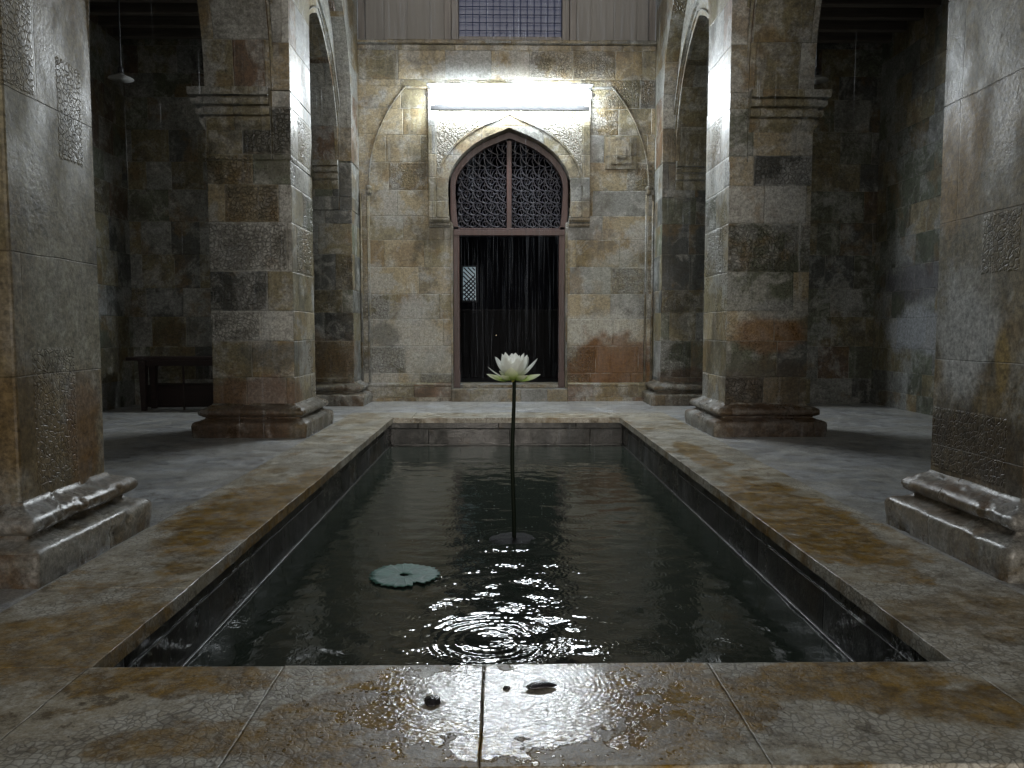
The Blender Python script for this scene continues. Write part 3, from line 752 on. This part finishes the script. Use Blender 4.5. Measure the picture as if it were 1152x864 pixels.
# lattice: interlaced undulating bars clipped to the arch
def zmax(x):
    d = abs(x-CX)
    if d >= .745: return 2.42
    pts = sorted([(abs(a-CX), z) for a, z in Kx if a >= CX-1e-6])
    for (a, za), (b, zb) in zip(pts, pts[1:]):
        if a <= d <= b: return za+(zb-za)*(d-a)/(b-a+1e-9)
    return pts[-1][1] if d > pts[-1][0] else pts[0][1]
bm = nb()
def clipbar(P, r, yo):
    seg = []
    for x, z in P:
        ok = 2.44 < z < zmax(x)-.0 and abs(x-CX) < .74 and abs(x-CX) > .03
        if ok: seg.append((x, BY+.16+yo, z))
        else:
            if len(seg) > 1: tube(bm, seg, r, 5)
            seg = []
    if len(seg) > 1: tube(bm, seg, r, 5)
g = .17
for k in range(-14, 15):
    for s_ in (-1, 1):
        P = []
        for j in range(0, 120):
            tt = j*.015
            x = CX+s_*(k*g+tt)+.018*math.sin(2*math.pi*tt/(g/1)); z = 2.42+tt+.018*math.cos(2*math.pi*tt/(g/1))
            P.append((x, z))
        clipbar(P, .0075, .006*s_)
for k in range(-9, 10):
    clipbar([(CX+k*g/2+.012*math.sin(j*.75), 2.43+j*.02) for j in range(70)], .005, .02)
for j in range(1, 8):
    clipbar([(CX-.75+i*.02, 2.42+j*g) for i in range(75)], .005, .025)
# scroll rings in the crossings
for k in range(-5, 6):
    for j in range(0, 9):
        cx_, cz_ = CX+k*g+(g/2 if j % 2 else 0), 2.50+j*g/2
        clipbar([(cx_+.04*math.cos(q*math.pi/6), cz_+.04*math.sin(q*math.pi/6)) for q in range(13)], .0055, -.004)
obj('lattice', bm, m_lattice, df, uv=False)

# upper storey: boarded panels, frames, barred blue window
up = empty('upper_window', (.155, BY, 5), 'dark blue barred window above the lamp', 'window')
bm = nb(); box(bm, -.56, .87, BY+.15, BY+.17, 5.04, 6.5); obj('glass', bm, m_glass, up)
bm = nb()
for x0, x1, z0, z1 in ((-.66, -.562, 4.99, 6.6), (.872, .97, 4.99, 6.6), (-.56, .87, 4.99, 5.045), (-.56, .87, 6.5, 6.6)): box(bm, x0, x1, BY+.0, BY+.2, z0, z1)
obj('frame', bm, m_upframe, up, bevel=.006)
bm = nb()
for k in range(1, 15): box(bm, -.56+k*.0953-.004, -.56+k*.0953+.004, BY+.08, BY+.092, 5.046, 6.499)
for k in range(1, 14): box(bm, -.559, .869, BY+.094, BY+.104, 5.05+k*.108-.004, 5.05+k*.108+.004)
obj('grille', bm, plain('grille_paint', (.012, .02, .06), .8, spec=.1), up)
uw = empty('boarded_panelling', (.1, BY, 5), 'grey vertical boarding either side of the barred window', 'panelling')
for x0, x1 in ((LX+.10, -.76), (1.07, RX-.10)):
    bm = nb(); box(bm, x0, x1, BY+.06, BY+.10, 4.99, 6.6); obj('boards', bm, m_panel, uw)
bm = nb()
for x0, x1 in ((LX+.003, LX+.098), (-.758, -.664), (.974, 1.068), (RX-.098, RX-.003)):
    bm = nb(); box(bm, x0, x1, BY-.01, BY+.12, 4.99, 6.6); obj('stile', bm, m_upframe, uw, bevel=.006)
bm = nb(); box(bm, LX, RX, BY+.0, BY+.35, 6.602, 7.4); obj('parapet', bm, m_facade, uw)
bm = nb(); box(bm, LX, RX, BY+.21, BY+.35, 4.985, 6.6); obj('backing', bm, m_room, uw)

# dark room seen through the doorway
room = empty('dark_room', (.1, 12.5, .17), 'unlit room with board-and-panel back wall behind the doorway', 'room')
bm = nb()
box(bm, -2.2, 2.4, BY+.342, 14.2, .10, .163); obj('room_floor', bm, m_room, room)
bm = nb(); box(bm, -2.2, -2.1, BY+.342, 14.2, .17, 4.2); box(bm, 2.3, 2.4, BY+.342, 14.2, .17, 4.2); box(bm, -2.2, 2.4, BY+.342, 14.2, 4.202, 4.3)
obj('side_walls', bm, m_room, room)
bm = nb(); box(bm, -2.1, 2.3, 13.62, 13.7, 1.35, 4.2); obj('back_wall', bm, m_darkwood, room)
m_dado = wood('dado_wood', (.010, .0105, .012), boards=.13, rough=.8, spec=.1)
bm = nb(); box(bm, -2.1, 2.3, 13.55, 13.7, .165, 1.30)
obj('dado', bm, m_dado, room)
bm = nb()
for z0, z1 in ((1.30, 1.345), (.50, .54)): box(bm, -2.1, 2.3, 13.52, 13.69 if z0 > 1 else 13.549, z0, z1)
for x in (-.75, .18, .26, 1.1): box(bm, x, x+.05, 13.525, 13.549, .56, 1.28)
obj('rails', bm, m_dado, room)
fwn = empty('jali_window', (-.52, 13.6, 1.8), 'small pale blue pierced window glowing inside the dark doorway', 'window')
bm = nb(); box(bm, -.635, -.415, 13.575, 13.60, 1.515, 2.09); obj('pane', bm, m_farwin, fwn)
bm = nb()
for k in range(-3, 8):
    for s_ in (-1, 1):
        P = []
        for j in range(60):
            x = -.635+(k*.075)+s_*j*.012+(0 if s_ > 0 else .2); z = 1.515+j*.012
            if -.633 < x < -.417 and z < 2.09: P.append((x, 13.565, z))
        if len(P) > 1: tube(bm, P, .012, 5)
obj('lattice', bm, m_room, fwn)
bm = nb()
for x0, x1, z0, z1 in ((-.665, -.636, 1.48, 2.12), (-.414, -.385, 1.48, 2.12), (-.635, -.415, 1.48, 1.514), (-.635, -.415, 2.091, 2.12)): box(bm, x0, x1, 13.55, 13.61, z0, z1)
obj('frame', bm, m_room, fwn)
kn = obj('door_knob', (lambda b: (lathe(b, (-.06, 13.50, .905), [(.002, -.026), (.02, -.02), (.026, 0), (.02, .02), (.002, .026)], 14), b)[1])(nb()), m_brass, org=(-.06, 13.5, .9), smooth=True)
tag(kn, 'tiny shining knob in the dark doorway, left above the lotus', 'knob')

# ------------------------------------------------------------------ the lit fluorescent lamp
lx0, lx1, lz, ly = -.945, 1.235, 4.17, BY-.30
lamp = empty('fluorescent_lamp', (CX, BY-.05, lz), 'long glowing white fluorescent lamp over the doorway', 'lamp')
bm = nb(); n = 20
rings(bm, [[(x, ly+r*.85*math.cos(2*math.pi*i/n), lz+r*math.sin(2*math.pi*i/n)) for i in range(n)] for x, r in ((lx0, .015), (lx0+.012, .045), (lx0+.045, .075), (lx0+.10, .095), (lx0+.2, .100), (lx1-.2, .100), (lx1-.10, .095), (lx1-.045, .075), (lx1-.012, .045), (lx1, .015))])
obj('diffuser', bm, m_tube, lamp, smooth=True, uv=False)
bm = nb(); box(bm, lx0-.03, lx1+.03, BY-.41, BY-.175, lz+.108, lz+.120); box(bm, lx0+.06, lx1-.06, BY-.15, BY-.125, lz-.10, lz+.11)  # hood and back plate shaped to shade the wall; rear gap leaks a halo
for x in (lx0+.2, CX, lx1-.2): box(bm, x-.02, x+.02, BY-.124, BY-.048, lz-.02, lz+.02)
obj('housing', bm, m_house, lamp, bevel=.003)
bm = nb(); box(bm, lx0+.01, lx1-.01, BY-.27, BY-.21, lz-.190, lz-.140); obj('lower_rail', bm, m_house, lamp)
bm = nb(); tube(bm, [(CX-.03, BY-.14, lz-.12), (CX-.03, BY-.24, lz-.17), (CX-.03, BY-.25, lz-.24), (CX+.02, BY-.24, lz-.25)], .011, 6); obj('hook', bm, m_white, lamp)
for x, s_ in ((lx0, -1), (lx1, 1)):
    bm = nb(); tube(bm, [(x-.0*s_, ly, lz), (x+.035*s_, ly, lz), (x+.06*s_, ly, lz)], [.045, .03, .012], 10); obj('end_cap', bm, m_white, lamp)

# ------------------------------------------------------------------ pendants and bench in the aisles
def pendant(x, y, z, label):
    t = empty('pendant_lamp', (x, y, z), label, 'hanging lamp', 'unlit hanging lamps in the aisles')
    bm = nb(); lathe(bm, (x, y, z), [(.135, -.012), (.128, -.004), (.07, .022), (.03, .045), (.022, .05)], 28); obj('shade', bm, m_shade, t, smooth=True)
    bm = nb(); lathe(bm, (x, y, z), [(.022, .05), (.03, .055), (.03, .11), (.012, .13)], 14); obj('socket', bm, m_ironblk, t, smooth=True)
    bm = nb(); tube(bm, [(x, y, z+.12), (x, y, 4.9)], .011, 8); obj('rod', bm, m_ironblk, t)
pendant(-4.26, 9.0, 3.83, 'unlit white enamel lamp hanging in the left aisle')
pendant(3.62, 9.0, 3.85, 'unlit white lamp mostly hidden behind the right capital')
bt = empty('wooden_bench', (-3.9, 9.9, 0), 'long dark wooden bench against the end wall of the left aisle', 'bench')
bm = nb(); box(bm, -4.66, -3.05, 9.7, 10.1, .615, .66); obj('top', bm, m_bench, bt, bevel=.008)
bm = nb(); box(bm, -4.5, -3.12, 9.73, 9.755, .55, .612); obj('apron', bm, m_bench, bt)
for x in (-4.46, -3.17):
    for y in (9.74, 10.02):
        bm = nb(); rings(bm, [[(x+sx*w, y+sy*w, z) for sx, sy in ((-1, -1), (1, -1), (1, 1), (-1, 1))] for w, z in ((.028, -.012), (.035, .3), (.045, .612))]); obj('leg', bm, m_bench, bt)
bm = nb(); box(bm, -3.98, -3.96, 9.75, 9.77, -.012, .548); obj('brace', bm, m_bench, bt)
bm = nb(); box(bm, -4.63, -3.0, 10.2, 10.548, -.012, .28); roughen(bm, .003)
tag(obj('low_chest', bm, m_bench, org=(-3.8, 10.35, 0), bevel=.01), 'low black chest on the floor under and behind the bench', 'chest')

# ------------------------------------------------------------------ lotus, pot, lily pad
LPX, LPY, LPZ = .085, 4.80, .685
lot = empty('lotus_flower', (LPX, LPY, LPZ), 'open white lotus flower with green outer petals on a tall dark stem', 'flower')
def petal(az, L, wd, e0, e1, mat, cup=.35, tip=1.0, base_r=.012, dz=0):
    L *= 1.04; wd *= 1.12
    """spine starts at elevation e0 and bends to e1 (degrees)"""
    bm = nb(); n, mcol = 14, 9
    pts = []; x = base_r; z = dz
    for i in range(n+1):
        t = i/n; pts.append((x, z, R(e0+(e1-e0)*t))); e = R(e0+(e1-e0)*t); x += L/n*math.cos(e); z += L/n*math.sin(e)
    uvs = {}
    G = []
    for i, (px, pz, e) in enumerate(pts):
        t = i/n
        w = .80*wd*((.30+.70*math.sin(math.pi/2*t/.52)) if t < .52 else max(0, math.cos(math.pi/2*(t-.52)/.48))**.72)+.0005
        if i == n: w = .0008
        row = []
        for j in range(mcol):
            s_ = j/(mcol-1)*2-1
            c = cup*w*(s_*s_)
            vx = px-math.sin(e)*c; vz = pz+math.cos(e)*c
            vy = s_*w*(1-.12*abs(s_)*cup)
            vv = bm.verts.new((LPX+vx*math.cos(az)-vy*math.sin(az), LPY+vx*math.sin(az)+vy*math.cos(az), LPZ+vz)); uvs[vv] = (t, j/(mcol-1))
            row.append(vv)
        G.append(row)
    lay = bm.loops.layers.uv.new('UVMap')
    for i in range(n):
        for j in range(mcol-1):
            f = bm.faces.new((G[i][j], G[i][j+1], G[i+1][j+1], G[i+1][j])); f.smooth = True
            for l in f.loops: l[lay].uv = uvs[l.vert]
    o = obj('petal', bm, mat, lot, uv=False)
    return o
D = math.pi/180
# splayed green outer petals, left, right and behind
for az, L, w, a, b in ((184, .162, .046, -14, 48), (-4, .165, .048, -14, 46), (222, .11, .04, -8, 50), (-48, .12, .04, -8, 48), (60, .15, .03, 0, 45), (125, .15, .03, 0, 45)): petal(az*D, L, w, a, b, m_sepal, cup=.75)
petal(-101*D, .118, .050, 6, 108, m_sepal, cup=.35, base_r=.020)
for az, L, w, a, b in ((172, .168, .022, 12, 50), (-12, .195, .055, 26, 66), (196, .182, .055, 34, 78), (-36, .185, .052, 38, 86), (-66, .165, .050, 40, 92), (-132, .180, .054, 40, 90), (150, .18, .044, 32, 76), (38, .18, .044, 32, 76), (95, .18, .046, 32, 80)): petal(az*D, L, w, a, b, m_petal, cup=.35)
for az, L, w, a, b in ((-25, .18, .050, 52, 92), (-78, .178, .052, 56, 96), (-135, .185, .048, 52, 94), (140, .18, .044, 44, 88), (45, .18, .044, 44, 88), (95, .18, .046, 46, 90)): petal(az*D, L, w, a, b, m_petal, cup=.4)
for az in (95, 200, 330): petal(az*D, .160, .034, 60, 100, m_petal, cup=.5)
bm = nb(); lathe(bm, (LPX, LPY, LPZ), [(.006, -.012), (.014, 0), (.02, .03), (.032, .07), (.034, .078), (.003, .08)], 16); obj('seed_pod', bm, m_pod, lot, smooth=True)
bm = nb(); tube(bm, [(LPX+.006*math.sin(k*.5), LPY, -.5+(LPZ+.502)*k/16) for k in range(17)], [.0135-.002*k/16 for k in range(17)], 12); obj('stem', bm, m_stem, lot, smooth=True)
bm = nb(); lathe(bm, (LPX, LPY, 0), [(.12, -.88), (.17, -.45), (.185, -.36), (.18, -.334), (.16, -.325), (.145, -.313), (.12, -.309), (.08, -.306), (.04, -.305), (.02, -.305)], 40)
roughen(bm, .010, 14)
tag(obj('planter_pot', bm, m_pot, org=(LPX, LPY, -.88), smooth=True), 'dark round pot just under the water at the foot of the lotus stem', 'pot')
# lily pad
cx_, cy_, rad = -.512, 4.06, .182
bm = nb(); n = 90; nr = 7; G = []
for i in range(n):
    a = 2*math.pi*i/n
    rr_ = rad*(1+.03*math.sin(a*3+1))*(1+(.05 if i % 3 == 0 else -.02)+.05*noise.noise(Vector((math.cos(a)*6, math.sin(a)*6, 0))))
    if abs(a-5.25) < .10: rr_ *= .80
    row = []
    for k in range(nr):
        f = (.13+.87*k/(nr-1)); r = rr_*f
        z = wz+.007+.004*noise.noise(Vector((math.cos(a)*r*14, math.sin(a)*r*14, 1)))+.006*max(0, f-.85)*(1+math.sin(a*5))
        row.append(bm.verts.new((cx_+r*math.cos(a), cy_+r*1.03*math.sin(a), z)))
    G.append(row)
for i in range(n):
    for k in range(nr-1): bm.faces.new((G[i][k], G[i][k+1], G[(i+1) % n][k+1], G[(i+1) % n][k]))
o = obj('lily_pad', bm, m_pad, org=(cx_, cy_, wz), smooth=True, uv=False)
sm = o.modifiers.new('thick', 'SOLIDIFY'); sm.thickness = .003
tag(o, 'round teal lily pad with ragged rim floating left of the lotus', 'lily pad')

# ------------------------------------------------------------------ debris on the front slab
def pebble(name, x, y, sx, sy, sz, rot, label, cat, mat, seed):
    bm = nb(); bmesh.ops.create_icosphere(bm, subdivisions=4, radius=1)
    for v in bm.verts:
        nn = 1+.28*noise.noise(v.co*1.4+Vector((seed, 0, 0)))+.08*noise.noise(v.co*4+Vector((seed, 0, 0)))
        v.co *= nn
        px, py = v.co.x*sx, v.co.y*sy
        v.co = Vector((px*math.cos(rot)-py*math.sin(rot), px*math.sin(rot)+py*math.cos(rot), max(-.6, v.co.z)*sz+sz*.55))
        v.co += Vector((x, y, .0))
    tag(obj(name, bm, mat, org=(x, y, 0), smooth=True), label, cat)
pebble('pebble', -.182, 2.015, .022, .024, .010, .3, 'small lumpy black stone on the front slab, left of its centre joint', 'stone', m_pebble, 1.)
pebble('pebble', .018, 2.092, .010, .010, .005, .3, 'tiny black stone between the slab joint and the long dark leaf', 'stone', m_pebble, 4.)
bm = nb(); G = []
n = 22
for i in range(n+1):
    t = i/n; w = .019*(math.sin(math.pi*t**.8)**.55)+.0008
    row = []
    for j in range(7):
        s_ = j/3-1; row.append(bm.verts.new((.072+.088*t, 2.088+.010*t+s_*w+.003*math.sin(t*3), .008+.010*math.sin(math.pi*t)*(1-s_*s_*.8))))
    G.append(row)
for i in range(n):
    for j in range(6): bm.faces.new((G[i][j], G[i][j+1], G[i+1][j+1], G[i+1][j]))
o = obj('fallen_leaf', bm, m_pebble, org=(.115, 2.09, 0), smooth=True, uv=False)
o.modifiers.new('thick', 'SOLIDIFY').thickness = .002
tag(o, 'long dark wet leaf lying on the front slab right of the joint', 'leaf')

# ------------------------------------------------------------------ rain
rg = random.Random(3)
vs, fs = [], []
for k in range(3000):
    y = 3.6+6.1*rg.random()**.8; x = rg.uniform(-1.85, 2.05); z = rg.uniform(-.25, 6.4); L = rg.uniform(.15, .85); r = rg.uniform(.0003, .0008)
    i = len(vs); tx = .004*rg.uniform(-1, 1)
    vs += [(x, y, z), (x+r+tx, y, z+L*.5), (x-r*.5+tx, y+r*.87, z+L*.5), (x-r*.5+tx, y-r*.87, z+L*.5), (x+2*tx, y, z+L)]
    fs += [(i, i+2, i+1), (i, i+3, i+2), (i, i+1, i+3), (i+4, i+1, i+2), (i+4, i+2, i+3), (i+4, i+3, i+1)]
me = bpy.data.meshes.new('rain'); me.from_pydata(vs, [], fs); me.materials.append(m_rain)
o = bpy.data.objects.new('rain', me); C.objects.link(o); tag(o, kind='stuff')
# splash droplets on the water
vs, fs = [], []
for k in range(260):
    x = rg.gauss(.05, .38) if k % 2 else rg.uniform(-1.15, 1.3); y = rg.uniform(2.35, 7.5)
    if not -1.2 < x < 1.36: continue
    r = rg.uniform(.0012, .0032); z = wz+.004+r
    i = len(vs); vs += [(x+r, y, z), (x-r, y, z), (x, y+r, z), (x, y-r, z), (x, y, z+r*1.4), (x, y, z-r)]
    fs += [(i, i+2, i+4), (i+2, i+1, i+4), (i+1, i+3, i+4), (i+3, i, i+4), (i+2, i, i+5), (i+1, i+2, i+5), (i+3, i+1, i+5), (i, i+3, i+5)]
me = bpy.data.meshes.new('splash_drops'); me.from_pydata(vs, [], fs)
m_drop = M('water_drop').fin(**{'Base Color': (.6, .65, .7), 'Roughness': .08, 'Metallic': .6}); me.materials.append(m_drop)
for p in me.polygons: p.use_smooth = True
o = bpy.data.objects.new('splash_drops', me); C.objects.link(o); tag(o, kind='stuff')

# ------------------------------------------------------------------ night sky, camera
w = bpy.data.worlds.new('World'); sc.world = w; w.use_nodes = True
nt = w.node_tree; bg = nt.nodes['Background']
sky = nt.nodes.new('ShaderNodeTexSky'); sky.sky_type = 'NISHITA'; sky.sun_disc = False
sky.sun_elevation = R(8); sky.sun_rotation = R(180); sky.air_density = 1.; sky.dust_density = 3.
hs = nt.nodes.new('ShaderNodeHueSaturation'); hs.inputs['Saturation'].default_value = .25
nt.links.new(sky.outputs[0], hs.inputs['Color']); nt.links.new(hs.outputs[0], bg.inputs[0]); bg.inputs[1].default_value = .118

cam = bpy.data.cameras.new('camera'); co = bpy.data.objects.new('camera', cam); C.objects.link(co)
co.location = (0, 0, 1.0)
co.rotation_euler = (R(90-4.01), 0, R(-.92))
cam.sensor_width = 36; cam.lens = 870/1152*36; cam.clip_start = .05; cam.clip_end = 300
sc.camera = co
sc.view_settings.view_transform = 'Standard'; sc.view_settings.look = 'None'; sc.view_settings.exposure = .32; sc.view_settings.gamma = 1
sc.cycles.use_denoising = True
sc.cycles.use_adaptive_sampling = True; sc.cycles.adaptive_threshold = .03
sc.cycles.max_bounces = 6; sc.cycles.diffuse_bounces = 3; sc.cycles.glossy_bounces = 3; sc.cycles.transparent_max_bounces = 24
sc.cycles.sample_clamp_indirect = 6
